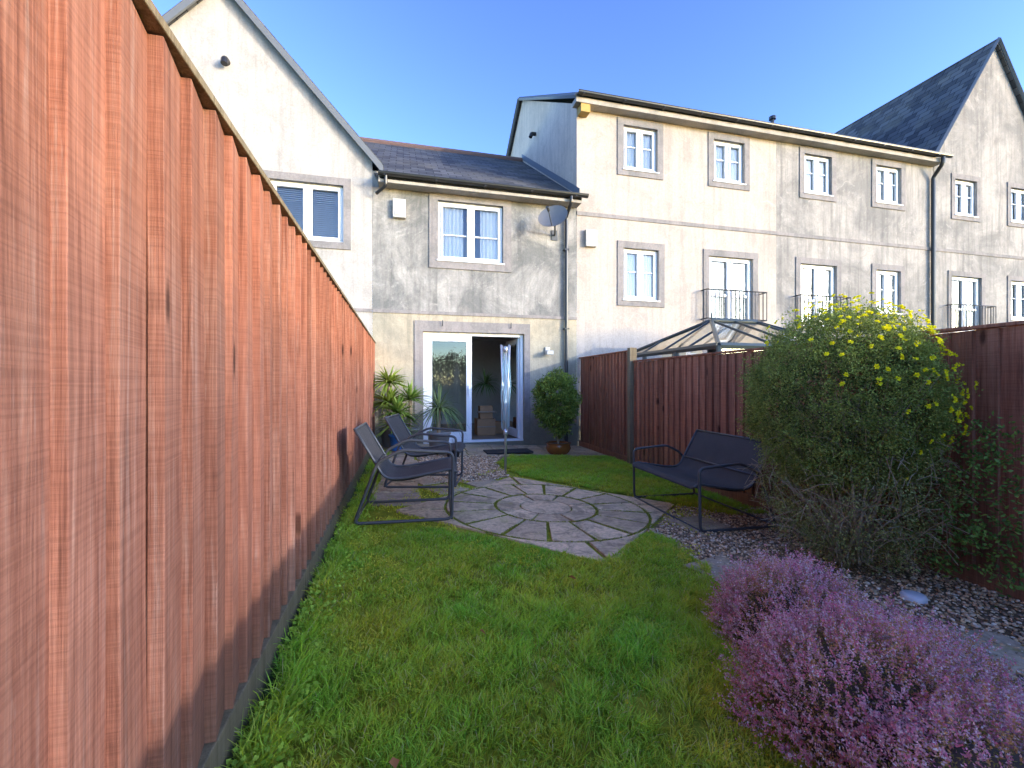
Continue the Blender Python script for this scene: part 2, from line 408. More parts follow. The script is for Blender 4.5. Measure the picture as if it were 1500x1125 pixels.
n=5500; x=-.47+np.abs(rng.normal(0,.09,n)); y=rng.uniform(.3,4.2,n); k=(nz(x,y,3,2)>-.1)&(x<-.1)
x=x[k];y=y[k];n=len(x); P=np.stack([x,y,gz(x)+rng.uniform(.02,.06,n)],1)
D=rng.normal(size=(n,3)); D[:,2]=np.abs(D[:,2])*.3
npobj('clover_weeds',*leaves(P,D,.018,.018,colr(n,(.22,.40,.03),(.44,.62,.07)),.1),M['leaf'])
n=70000; x=rng.uniform(-.4,1.9,n); y=rng.uniform(.4,3.3,n); k=inpoly(x,y,LAWN1)&(nz(x,y,3.4,9.)+.4*nz(x,y,13,2.)+.25*(y-2.2)>.40)
x=x[k];y=y[k];n=len(x); P=np.stack([x,y,gz(x)+rng.uniform(.016,.030,n)],1); D=rng.normal(size=(n,3)); D[:,2]=np.abs(D[:,2])+.5
npobj('lawn_moss',*leaves(P,D,.016,.008,colr(n,(.46,.50,.03),(.82,.76,.10))),M['leaf'])
n=26000; x=rng.uniform(-.4,3.3,n); y=rng.uniform(2.5,6.9,n)
rr=np.abs(x-1.31)+np.abs(y-3.93)
k=((rr>1.36)&(rr<2.0)&(nz(x,y,3.,4.)>.0)); x=x[k];y=y[k];n=len(x)
P=np.stack([x,y,gz(x)+.010],1); D=rng.normal(size=(n,3)); D[:,2]=np.abs(D[:,2])+.6
npobj('moss_patches',*leaves(P,D,.022,.012,colr(n,(.44,.48,.03),(.80,.74,.08))),M['leaf'])
n=70000; r2=rng.uniform(.2,.98,n)**.7; ang=rng.uniform(0,6.2832,n); spoke=np.abs(((ang-.1)/(math.pi/8)+.5)%1-.5)*math.pi/8*r2
x=1.31+r2*np.cos(ang); y=3.93+r2*np.sin(ang)
k=((np.abs(r2-.478)<.014)|(np.abs(r2-.943)<.014)|((spoke<.011)&(r2>.49)))&(nz(x,y,4.,2.)+rng.normal(0,.2,n)>-.2)
x=x[k];y=y[k];n=len(x); P=np.stack([x,y,gz(x)+.014],1); D=rng.normal(size=(n,3)); D[:,2]=np.abs(D[:,2])+.4
npobj('moss_in_joints',*leaves(P,D,.014,.009,colr(n,(.20,.24,.03),(.44,.44,.07))),M['leaf'])

bm=bmesh.new(); bmesh.ops.create_icosphere(bm,subdivisions=1,radius=1.08); bm.verts.ensure_lookup_table()
IV=np.array([v.co[:] for v in bm.verts]); IF=np.array([[v.index for v in f.verts] for f in bm.faces]); bm.free()
def pebbles(x,y,smin,smax,z0):
    n=len(x); s=rng.uniform(smin,smax,n); sc=np.stack([s*rng.uniform(.8,1.4,n),s*rng.uniform(.7,1.1,n),s*rng.uniform(.4,.75,n)],1)
    V=IV[None]*sc[:,None,:]; V*=(1+.16*np.sin(IV[None]@rng.normal(size=(3,1))*3+rng.uniform(0,6,(n,1,1))))
    a=rng.uniform(0,6.28,n);c,s_=np.cos(a)[:,None],np.sin(a)[:,None]
    X=V[...,0]*c-V[...,1]*s_;Y=V[...,0]*s_+V[...,1]*c
    V=np.stack([X+x[:,None],Y+y[:,None],V[...,2]+(gz(x)+z0+rng.uniform(0,.010,n))[:,None]],-1)
    pal=np.array([(.68,.47,.26),(.78,.60,.38),(.52,.34,.19),(.36,.28,.20),(.86,.72,.53),(.62,.40,.22),(.28,.19,.12)])
    C=pal[rng.integers(0,7,n)]*rng.uniform(.7,1.1,(n,1)); C=np.repeat(C[:,None],len(IV),1)
    F=IF[None]+(np.arange(n)*len(IV))[:,None,None]
    return V.reshape(-1,3),F.reshape(-1,3),C.reshape(-1,3)
def scatter(poly,n):
    xs=[p[0] for p in poly];ys=[p[1] for p in poly]; x=rng.uniform(min(xs),max(xs),n);y=rng.uniform(min(ys),max(ys),n)
    k=inpoly(x+.04*nz(x,y,8),y+.04*nz(y,x,8),poly); return x[k],y[k]
x,y=scatter(GRAV1,30000); k=(y>.8)&(x+y>2.6)&(rng.uniform(0,1,len(x))>.6*np.exp(-((x-3.0)**2+(y-2.4)**2)/.18)); npobj('gravel',*pebbles(x[k],y[k],.005,.012,.010),M['pebble'],smooth=True)
x,y=scatter(GRAV2,6000); npobj('gravel',*pebbles(x,y,.007,.014,.010),M['pebble'],smooth=True)
n=1500; a_=rng.uniform(0,6.28,n); r_=np.abs(rng.normal(0,.5,n)); x=3.0+r_*np.cos(a_); y=2.35+r_*np.sin(a_); k=(x<3.45)&(x>1.95); x=x[k];y=y[k];n=len(x)
D=rng.normal(size=(n,3)); D[:,2]*=.3
npobj('leaf_litter',*leaves(np.stack([x,y,gz(x)+.028],1),D,.022,.011,colr(n,(.12,.07,.03),(.42,.29,.12)),.2),M['leaf'])

# ------------------------------------------------------------------ circular patio
mb=MB(); cx,cy=1.31,3.93
def tilt(poly): return [(p[0],p[1],g(p[0])) for p in poly]
def wedge(r0,r1,a0,a1,n=6):
    pts=[(cx+r1*math.cos(a0+(a1-a0)*i/n),cy+r1*math.sin(a0+(a1-a0)*i/n)) for i in range(n+1)]
    if r0>0: pts+=[(cx+r0*math.cos(a1+(a0-a1)*i/n),cy+r0*math.sin(a1+(a0-a1)*i/n)) for i in range(n+1)]
    else: pts+=[(cx,cy)]
    return pts
def slab(poly,z=.022):
    mb.prism(tilt(poly),.0,z+random.uniform(-.003,.003))
slab([(cx+.235*math.cos(a*math.pi/16),cy+.235*math.sin(a*math.pi/16)) for a in range(32)])
for i in range(8):
    a=i*math.pi/4+.2; slab(wedge(.25,.465,a+.03,a+math.pi/4-.03))
for i in range(16):
    a=i*math.pi/8+.1; slab(wedge(.49,.93,a+.022,a+math.pi/8-.022))
for q in range(4):
    th=q*math.pi/2
    for sgn in (-1,1):
        a0=th+sgn*math.radians(43); a1=th+sgn*math.radians(1.2); R=.955
        pts=[(cx+R*math.cos(a0+(a1-a0)*i/8),cy+R*math.sin(a0+(a1-a0)*i/8)) for i in range(9)]
        pts.append((cx+1.37*math.cos(th+sgn*.012),cy+1.37*math.sin(th+sgn*.012)))
        if sgn>0: pts=pts[::-1]
        slab(pts)
mb.obj('circular_patio',M['stone'],bevel=.004)
mb=MB()
def rect(cx_,cy_,w,h_,rot):
    c,s=math.cos(rot),math.sin(rot)
    return [(cx_+x*c-y*s,cy_+x*s+y*c) for x,y in ((-w/2,-h_/2),(w/2,-h_/2),(w/2,h_/2),(-w/2,h_/2))]
for a in ((2.02,2.42,.42,.30,.3),(2.62,1.42,.42,.34,-.3),(2.35,.8,.4,.34,.2),(2.5,3.3,.4,.34,.2)): slab(rect(*a),.024)
mb.obj('stepping_stones',M['slab'],bevel=.006)
mb=MB()
for j in range(3):
    for i in range(8):
        slab(rect(-.22+i*.5+(.03*j),7.2+j*.46,.478,.438,random.uniform(-.008,.008)),.02)
for j in range(6): slab(rect(-.05+random.uniform(-.03,.03),4.35+j*.49,.46,.45,random.uniform(-.05,.05)),.018)
for (a,b) in ((.45,4.75),(.3,5.2),(.95,4.95)): slab(rect(a,b,.4,.38,.5),.018)
mb.obj('garden_paving',M['slab'],bevel=.004)

# ------------------------------------------------------------------ fences
def fence(name,x,face,y0,y1,pitch,z_top,z_bot,mat,seed,gboard=True,step=None):
    random.seed(seed); par=empty(name,(x,(y0+y1)/2,z_bot)); mb=MB(); y=y0
    while y<y1-.01:
        zt=(step(y) if step else z_top)+random.uniform(-.004,.004); w=pitch+.026
        xa=x+random.uniform(-.003,.003); tk,tn=.032,.003; f=face
        lean=random.uniform(-.004,.004); wob=random.uniform(-.004,.004)
        b=len(mb.v); yy0,yy1=y,min(y+w,y1)
        N=6
        for q in range(N+1):
            zz=z_bot+.12+(zt-z_bot-.12)*q/N; dy=lean*q/N; dx=wob*math.sin(q/N*3.1)+random.uniform(-.0008,.0008)
            mb.v+=[(xa+f*dx,yy0+dy,zz),(xa+f*(tk+dx),yy0+dy,zz),(xa+f*(tn+dx),yy1+dy-.001,zz),(xa+f*(dx-.006),yy1+dy,zz)]
        mb.f.append((b,b+1,b+2,b+3)); mb.m.append(0); t=b+4*N; mb.f.append((t+3,t+2,t+1,t)); mb.m.append(0)
        for q in range(N):
            c=b+4*q
            for k in range(4):
                l=(k+1)%4; mb.f.append((c+k,c+4+k,c+4+l,c+l)); mb.m.append(0)
        y+=pitch*random.uniform(.93,1.07)
    o=mb.obj('boards',mat,par,bevel=.002)
    bm=bmesh.new(); bm.from_mesh(o.data); bmesh.ops.recalc_face_normals(bm,faces=bm.faces); bm.to_mesh(o.data); bm.free()
    segs=[(y0,y1,z_top)] if not step else step.segs
    mb=MB()
    for a,b_,zt in segs:
        yy=a
        while yy<b_-.05:
            e=min(yy+1.83,b_)
            mb.box(min(x-face*.03,x+face*.040),max(x-face*.03,x+face*.040),yy+.002,e-.002,zt+.006,zt+.028)
            yy=e
    mb.obj('capping_rail',mat if not gboard else M['gboard'],par,bevel=.003)
    mb=MB(); yy=y0
    while yy<y1-.05:
        e=min(yy+1.83,y1); mb.box(min(x,x+face*.036),max(x,x+face*.036),yy+.003,e-.003,z_bot-.02,z_bot+.135); yy=e
    mb.obj('gravel_board',M['gboard'] if gboard else mat,par,bevel=.004)
    mb=MB()
    for zz in (.4,1.0,1.5): mb.box(min(x-face*.05,x-face*.012),max(x-face*.05,x-face*.012),y0,y1,z_bot+zz-.04,z_bot+zz+.04)
    mb.obj('arris_rails',mat,par)
    mb=MB(); yy=y0
    while yy<y1:
        mb.box(min(x-face*.13,x-face*.052),max(x-face*.13,x-face*.052),yy,yy+.09,z_bot,(step(yy) if step else z_top)-.03); yy+=1.83
    mb.obj('posts',mat,par); return par
fence('timber_fence',-.524,1,-3.0,8.33,.126,1.835,0.0,M['woodL'],3)
class St:
    segs=[(-4,6.17,1.44),(6.26,8.33,1.615)]
    def __call__(s,y): return 1.44 if y<6.19 else 1.615
fence('timber_fence',3.525,-1,-4.0,8.33,.12,1.44,-.19,M['woodR'],5,gboard=False,step=St())
mb=MB(); mb.box(3.44,3.56,6.17,6.26,-.18,1.67); mb.obj('fence_post',M['gboard'],bevel=.006)

# ------------------------------------------------------------------ buildings
def wall(mb,x0,x1,z0,z1,y,ops,m=0,depth=.16,mrev=None):
    xs=sorted({x0,x1,*[min(max(o[i],x0),x1) for o in ops for i in (0,1)]}); zs=sorted({z0,z1,*[min(max(o[i],z0),z1) for o in ops for i in (2,3)]})
    for i in range(len(xs)-1):
        for j in range(len(zs)-1):
            cx_=(xs[i]+xs[i+1])/2;cz=(zs[j]+zs[j+1])/2
            if any(o[0]<cx_<o[1] and o[2]<cz<o[3] for o in ops): continue
            mb.quad([(xs[i],y,zs[j]),(xs[i+1],y,zs[j]),(xs[i+1],y,zs[j+1]),(xs[i],y,zs[j+1])],m)
    for o in ops:
        a,b,c,d=o; 
        if c<z0-1e-6 or d>z1+1e-6: continue
        Y=y+depth; r=m if mrev is None else mrev
        mb.quad([(a,y,c),(a,y,d),(a,Y,d),(a,Y,c)],r);mb.quad([(b,y,d),(b,y,c),(b,Y,c),(b,Y,d)],r)
        mb.quad([(a,y,d),(b,y,d),(b,Y,d),(a,Y,d)],r);mb.quad([(b,y,c),(a,y,c),(a,Y,c),(b,Y,c)],r)
def surround(mb,o,y,w=.17,p=.02,bottom=True,m=0):
    a,b,c,d=o
    mb.box(a-w,a-.001,y-p,y+.02,c,d,m); mb.box(b+.001,b+w,y-p,y+.02,c,d,m)
    mb.box(a-w,b+w,y-p-.004,y+.02,d,d+w,m)
    if bottom: mb.box(a-w,b+w,y-p-.004,y+.02,c-w*.95,c,m)
def window(par,o,y,kind='win',inside='curtain',bar=.56):
    a,b,c,d=o; yf=y+.05; mb=MB(); e=.05
    mb.box(a+.003,b-.003,yf,yf+.06,d-e,d-.003);mb.box(a+.003,b-.003,yf,yf+.06,c+.003,c+e)
    mb.box(a+.003,a+e,yf,yf+.06,c+e,d-e);mb.box(b-e,b-.003,yf,yf+.06,c+e,d-e)
    mid=(a+b)/2; mb.box(mid-.03,mid+.03,yf,yf+.06,c+e,d-e)
    s=.042
    for (p,q) in ((a+e,mid-.03),(mid+.03,b-e)):
        p+=.002;q-=.002; yy=yf-.015
        mb.box(p,q,yy,yy+.05,d-e-s,d-e-.002);mb.box(p,q,yy,yy+.05,c+e+.002,c+e+s)
        mb.box(p,p+s,yy,yy+.05,c+e+s,d-e-s);mb.box(q-s,q,yy,yy+.05,c+e+s,d-e-s)
        zb=c+(d-c)*bar
        if kind=='win': mb.box(p+s,q-s,yf+.01,yf+.035,zb-.013,zb+.013)
        if kind=='door': mb.box(p+s,q-s,yf-.005,yf+.035,c+(d-c)*.42-.03,c+(d-c)*.42+.03)
    if kind=='win': mb.box(a-.03,b+.03,y-.045,yf+.01,c-.022,c+.003)
    mb.obj('window_frame',M['pvc'],par,bevel=.005)
    mb=MB(); mb.quad([(a+e,yf+.03,c+e),(b-e,yf+.03,c+e),(b-e,yf+.03,d-e),(a+e,yf+.03,d-e)]); mb.obj('window_glass',M['glass'],par)
    mb=MB(); Y0,Y1=y+.165,y+1.3
    A,B_,C_,D_=a-.25,b+.25,c-.3,d+.12
    mb.quad([(A,Y1,C_),(B_,Y1,C_),(B_,Y1,D_),(A,Y1,D_)]);mb.quad([(A,Y0,C_),(A,Y1,C_),(A,Y1,D_),(A,Y0,D_)]);mb.quad([(B_,Y0,C_),(B_,Y1,C_),(B_,Y1,D_),(B_,Y0,D_)])
    mb.quad([(A,Y0,D_),(B_,Y0,D_),(B_,Y1,D_),(A,Y1,D_)]);mb.quad([(A,Y0,C_),(B_,Y0,C_),(B_,Y1,C_),(A,Y1,C_)])
    mb.obj('room_interior',M['plasterin'],par)
    mb=MB(); yc=yf+.075
    if inside=='blind':
        z=c+.04
        while z<d-.03:
            mb.quad([(a+.03,yc,z),(b-.03,yc,z),(b-.03,yc+.012,z+.024),(a+.03,yc+.012,z+.024)]); z+=.036
        mb.obj('venetian_blind',M['blind'],par)
    else:
        full=(inside=='net'); w_=b-a
        spans=[(a+.02,b-.02)] if full else [(a+.02,a+w_*random.uniform(.27,.42)),(b-w_*random.uniform(.27,.42),b-.02)]
        for (p,q) in spans:
            n=max(10,int((q-p)*70)); f=lambda u:yc+.012*math.sin((u-p)*85)+.006*math.sin((u-p)*37)
            for i in range(n):
                u0,u1=p+(q-p)*i/n,p+(q-p)*(i+1)/n
                mb.quad([(u0,f(u0),c),(u1,f(u1),c),(u1,f(u1),d),(u0,f(u0),d)])
        mb.obj('net_curtain' if full else 'curtains',M['curtain'],par,smooth=True)
def roofslope(par,name,p00,p10,p11,p01,th=.05):
    P=[Vector(p) for p in (p00,p10,p11,p01)]; n=(P[1]-P[0]).cross(P[3]-P[0]).normalized()
    if n.z<0: n=-n
    v=[p for p in P]+[p-n*th for p in P]
    f=[(0,1,2,3),(7,6,5,4),(0,4,5,1),(1,5,6,2),(2,6,7,3),(3,7,4,0)]
    me=bpy.data.meshes.new(name); me.from_pydata([tuple(q) for q in v],[],f); uv=me.uv_layers.new(name='UVMap')
    ex=(P[1]-P[0]).normalized(); ey=(P[3]-P[0]); ey=(ey-ex*ey.dot(ex)).normalized()
    for l in me.loops:
        q=v[l.vertex_index]-P[0]; uv.data[l.index].uv=(q.dot(ex)+5,q.dot(ey)+.001)
    me.materials.append(M['slate']); o=bpy.data.objects.new(name,me); link(o); set_parent(o,par); return o
def gutter(mb,x0,x1,y,z):
    n=6
    for i in range(n):
        a0=math.pi+math.pi*i/n;a1=math.pi+math.pi*(i+1)/n;r=.058
        mb.quad([(x0,y+r*math.cos(a0),z+r*math.sin(a0)),(x1,y+r*math.cos(a0),z+r*math.sin(a0)),(x1,y+r*math.cos(a1),z+r*math.sin(a1)),(x0,y+r*math.cos(a1),z+r*math.sin(a1))])
    mb.box(x0,x1,y-.064,y-.054,z-.006,z+.004)
    x=x0+.1
    while x<x1: mb.box(x,x+.03,y-.066,y+.06,z-.066,z-.052); x+=.9
def juliet(par,x0,x1,z0,z1,y):
    mb=MB(); yo=y-.2
    for z in (z0+.03,z1):
        mb.tube([(x0,y-.01,z),(x0,yo,z),(x1,yo,z),(x1,y-.01,z)],.014,6)
    n=int((x1-x0)/.1)
    for i in range(n+1):
        x=x0+(x1-x0)*i/n; mb.tube([(x,yo,z0+.03),(x,yo,z1)],.0085,6)
    for x in (x0,x1): 
        mb.tube([(x,y-.10,z0+.03),(x,y-.10,z1)],.0085,6)
    mb.obj('juliet_balcony',M['iron'],par)

# --- middle house
hb=empty('terraced_house',(1.45,FY,0)); mb=MB()
DO=(.365,2.33,-.03,2.09); WO=(.64,1.90,3.45,4.58)
wall(mb,-.545,3.447,-.25,2.43,FY,[DO],0); wall(mb,-.545,3.447,2.43,5.0,FY,[WO],1)
mb.obj('front_wall',[M['yellow'],M['mid']],hb)
mb=MB(); mb.box(-.545,3.447,FY-.018,FY+.02,2.41,2.47); mb.obj('string_course',M['surround'],hb)
mb=MB(); surround(mb,WO,FY,.165); 
a,b,c,d=DO; mb.box(a-.16,a-.001,FY-.02,FY+.02,-.1,d);mb.box(b+.001,b+.12,FY-.02,FY+.02,-.1,d);mb.box(a-.16,b+.12,FY-.024,FY+.02,d,d+.2)
mb.obj('stone_surrounds',M['surround'],hb)
window(hb,WO,FY,'win','curtain',.45)
yf=FY+.06; mb=MB()
mb.box(a+.003,b-.003,yf,yf+.07,d-.06,d-.003); mb.box(a+.003,a+.06,yf,yf+.07,c+.04,d-.06); mb.box(b-.06,b-.003,yf,yf+.07,c+.04,d-.06)
mb.box(a+.003,b-.003,yf-.02,yf+.09,c-.02,c+.04)
def leafdoor(mb,gl,T,w):
    def bx(x0,x1,z0,z1,y0=-.03,y1=.03):
        k=len(mb.v); mb.box(x0,x1,y0,y1,z0,z1)
        for i in range(k,len(mb.v)): mb.v[i]=tuple(T@Vector(mb.v[i]))
    z0,z1=c+.045,d-.062
    bx(0,.105,z0,z1);bx(w-.105,w,z0,z1);bx(.105,w-.105,z1-.11,z1);bx(.105,w-.105,z0,z0+.16)
    bx(w-.07,w-.045,z0+.85,z0+1.05,-.055,-.031)
    gl.quad([tuple(T@Vector(p)) for p in ((.105,0,z0+.16),(w-.105,0,z0+.16),(w-.105,0,z1-.11),(.105,0,z1-.11))])
gl=MB()
leafdoor(mb,gl,Matrix.Translation((a+.062,yf+.035,0)),.865)
leafdoor(mb,gl,Matrix.Translation((b-.065,yf+.07,0))@Matrix.Rotation(math.radians(93),4,'Z'),.865)
mb.obj('french_door_frame',M['pvc'],hb,bevel=.005); gl.obj('french_door_glass',M['glass'],hb)
mb=MB(); rx0,rx1,ry0,ry1,rz0,rz1=-.3,3.2,FY+.165,FY+4.,-.02,2.36
mb.quad([(rx0,ry1,rz0),(rx1,ry1,rz0),(rx1,ry1,rz1),(rx0,ry1,rz1)]);mb.quad([(rx0,ry0,rz0),(rx0,ry1,rz0),(rx0,ry1,rz1),(rx0,ry0,rz1)])
mb.quad([(rx1,ry0,rz0),(rx1,ry1,rz0),(rx1,ry1,rz1),(rx1,ry0,rz1)]);mb.quad([(rx0,ry0,rz1),(rx1,ry0,rz1),(rx1,ry1,rz1),(rx0,ry1,rz1)])
mb.quad([(rx0,ry0,rz0),(rx1,ry0,rz0),(rx1,ry1,rz0),(rx0,ry1,rz0)],1)
mb.obj('living_room_interior',[M['plasterin'],M['floorin']],hb)
mb=MB(); mb.box(1.55,1.95,9.3,9.7,-.015,.34);mb.box(1.62,1.9,9.35,9.62,.345,.62); mb.box(2.0,2.2,9.6,9.9,-.015,.25)
for zz in (.16,.48): mb.box(1.54,1.96,9.29,9.3,zz,zz+.03,1)
mb.obj('cardboard_boxes',[M['card'],M['floorin']],None,bevel=.006)
RY,RZ=12.57,7.75
roofslope(hb,'roof_front',(-.40,FY-.28,4.78),(3.445,FY-.28,4.78),(3.445,RY,RZ),(-2.3,RY,RZ))
roofslope(hb,'roof_rear',(3.445,16.8,4.86),(-.45,16.8,4.86),(-2.3,RY,RZ),(3.445,RY,RZ))
mb=MB(); mb.tube([(-2.3,RY,RZ+.01),(3.44,RY,RZ+.01)],.09,8); mb.obj('ridge_tiles',M['ridge'],hb)
mb=MB(); mb.box(-.43,3.445,FY-.235,FY-.002,4.70,4.728); mb.box(-.43,3.445,FY-.262,FY-.237,4.70,4.84); mb.obj('fascia_soffit',M['cornice'],hb)
mb=MB(); gutter(mb,-.43,3.55,FY-.325,4.84)
mb.tube(rpath([(3.2,FY-.32,4.80),(3.2,FY-.32,4.66),(3.2,FY-.06,4.48),(3.2,FY-.06,-.1)],.06),.034,10)
for z in (.6,2.2,3.8): mb.box(3.15,3.25,FY-.1,FY-.001,z,z+.03)
mb.tube(rpath([(-.3,FY-.32,4.80),(-.3,FY-.3,4.62),(-.47,FY-.1,4.55)],.05),.03,8)
mb.obj('gutter_downpipe',M['black'],hb)
mb=MB(); mb.quad([(3.43,FY-.2,4.86),(3.43,RY,RZ+.06),(3.43,RY,RZ+.22),(3.43,FY-.2,5.02)]); mb.obj('lead_flashing',M['lead'],hb)
mb=MB(); mb.box(-.185,.045,FY-.09,FY-.003,4.16,4.5); mb.box(-.15,.01,FY-.1,FY-.09,4.2,4.3); mb.obj('alarm_box',M['boxw'],None,bevel=.02)
mb=MB(); mb.box(3.62,3.86,FY-.09,FY-.003,3.92,4.26); mb.box(3.66,3.82,FY-.1,FY-.09,3.96,4.05); mb.obj('alarm_box',M['boxw'],None,bevel=.02)
sd=empty('satellite_dish',(2.9,FY-.3,4.2)); mb=MB()
fd=Vector((-.50,-.72,.34)).normalized(); cD=Vector((2.80,FY-.42,4.28)); uD=fd.cross(Vector((0,0,1))).normalized(); wD=uD.cross(fd)
n=28;rings=7;b0=len(mb.v)
for sft in (0,-.006):
    for i in range(rings+1):
        r=i/rings
        for k in range(n):
            a_=2*math.pi*k/n; mb.v.append(tuple(cD+uD*(.29*r*math.cos(a_))+wD*(.25*r*math.sin(a_))+fd*(.07*r*r+sft)))
    o_=b0+(0 if sft==0 else n*(rings+1))
    for i in range(rings):
        for k in range(n): 
            l=(k+1)%n; mb.f.append((o_+i*n+k,o_+i*n+l,o_+(i+1)*n+l,o_+(i+1)*n+k)); mb.m.append(0)
mb.obj('reflector',M['dish'],sd,smooth=True)
mb=MB(); mb.tube([cD-wD*.22+fd*.06,cD-wD*.1+fd*.36],.01,8); mb.tube([cD-wD*.1+fd*.32,cD-wD*.1+fd*.42],.028,10)
mb.tube(rpath([cD-fd*.02,cD-fd*.1,(2.96,FY-.05,4.1),(2.96,FY-.004,4.1)],.05),.018,8); mb.box(2.90,3.02,FY-.02,FY-.003,4.0,4.2)
mb.obj('arm_bracket',M['frame'],sd)
mb=MB(); mb.box(2.76,2.86,FY-.04,FY-.003,1.72,1.84); mb.tube([(2.81,FY-.04,1.77),(2.81,FY-.12,1.74)],.02,8); mb.box(2.74,2.88,FY-.2,FY-.1,1.68,1.76); mb.obj('security_light',M['boxw'],None,bevel=.008)
mb=MB()
for xx in (.72,2.05): mb.tube(rpath([(xx,FY-.026,2.2),(xx,FY-.06,2.2),(xx,FY-.06,2.3)],.02),.008,6)
mb.obj('wall_hooks',M['iron'])

# --- left gabled house
hl=empty('gabled_house',(-2.97,FY,0)); mb=MB(); WL=(-2.25,-1.045,3.64,4.66); ax,az=-2.97,7.86
wall(mb,-5.4,-.548,-.1,5.12,FY-.003,[WL]); mb.quad([(-5.4,FY-.003,5.12),(-.548,FY-.003,5.12),(-.548,FY-.003,az-1.1*(ax*-1-.548)),(ax,FY-.003,az),(-5.4,FY-.003,az-1.1*(5.4+ax))])
mb.quad([(-.548,FY,-.1),(-.548,16.5,-.1),(-.548,16.5,5.1),(-.548,FY,5.1)])
mb.quad([(-5.4,FY,-.1),(-5.4,16.5,-.1),(-5.4,16.5,5.1),(-5.4,FY,5.1)])
mb.obj('walls',M['creamL'],hl)
mb=MB(); surround(mb,WL,FY-.003,.13); mb.obj('stone_surrounds',M['surround'],hl); window(hl,WL,FY-.003,'plain','blind')
zr=lambda x:az+.09-1.1*abs(x-ax)
roofslope(hl,'roof_right',(-.35,16.5,zr(-.35)),(-.35,FY-.14,zr(-.35)),(ax,FY-.14,zr(ax)),(ax,16.5,zr(ax)),.07)
roofslope(hl,'roof_left',(-5.6,FY-.14,zr(-5.6)),(-5.6,16.5,zr(-5.6)),(ax,16.5,zr(ax)),(ax,FY-.14,zr(ax)),.07)
mb=MB()
for s in (-1,1):
    xe=-.35 if s>0 else -5.6
    q=[(ax,zr(ax)-.02),(xe,zr(xe)-.02),(xe,zr(xe)-.17),(ax,zr(ax)-.17)]
    mb.quad([(p[0],FY-.145,p[1]) for p in q]); mb.quad([(p[0],FY-.11,p[1]) for p in q]); mb.quad([(q[3][0],FY-.145,q[3][1]),(q[2][0],FY-.145,q[2][1]),(q[2][0],FY-.11,q[2][1]),(q[3][0],FY-.11,q[3][1])])
mb.obj('verge_trim',M['lead'],hl)
mb=MB(); mb.tube(rpath([(-2.9,FY-.004,6.55),(-2.9,FY-.10,6.55),(-2.9,FY-.12,6.45)],.04),.055,12); mb.obj('flue_vent',M['black'],hl)
mb=MB(); mb.box(-5.4,-.553,FY-.02,FY-.003,2.41,2.47); mb.obj('string_course',M['surround'],hl)

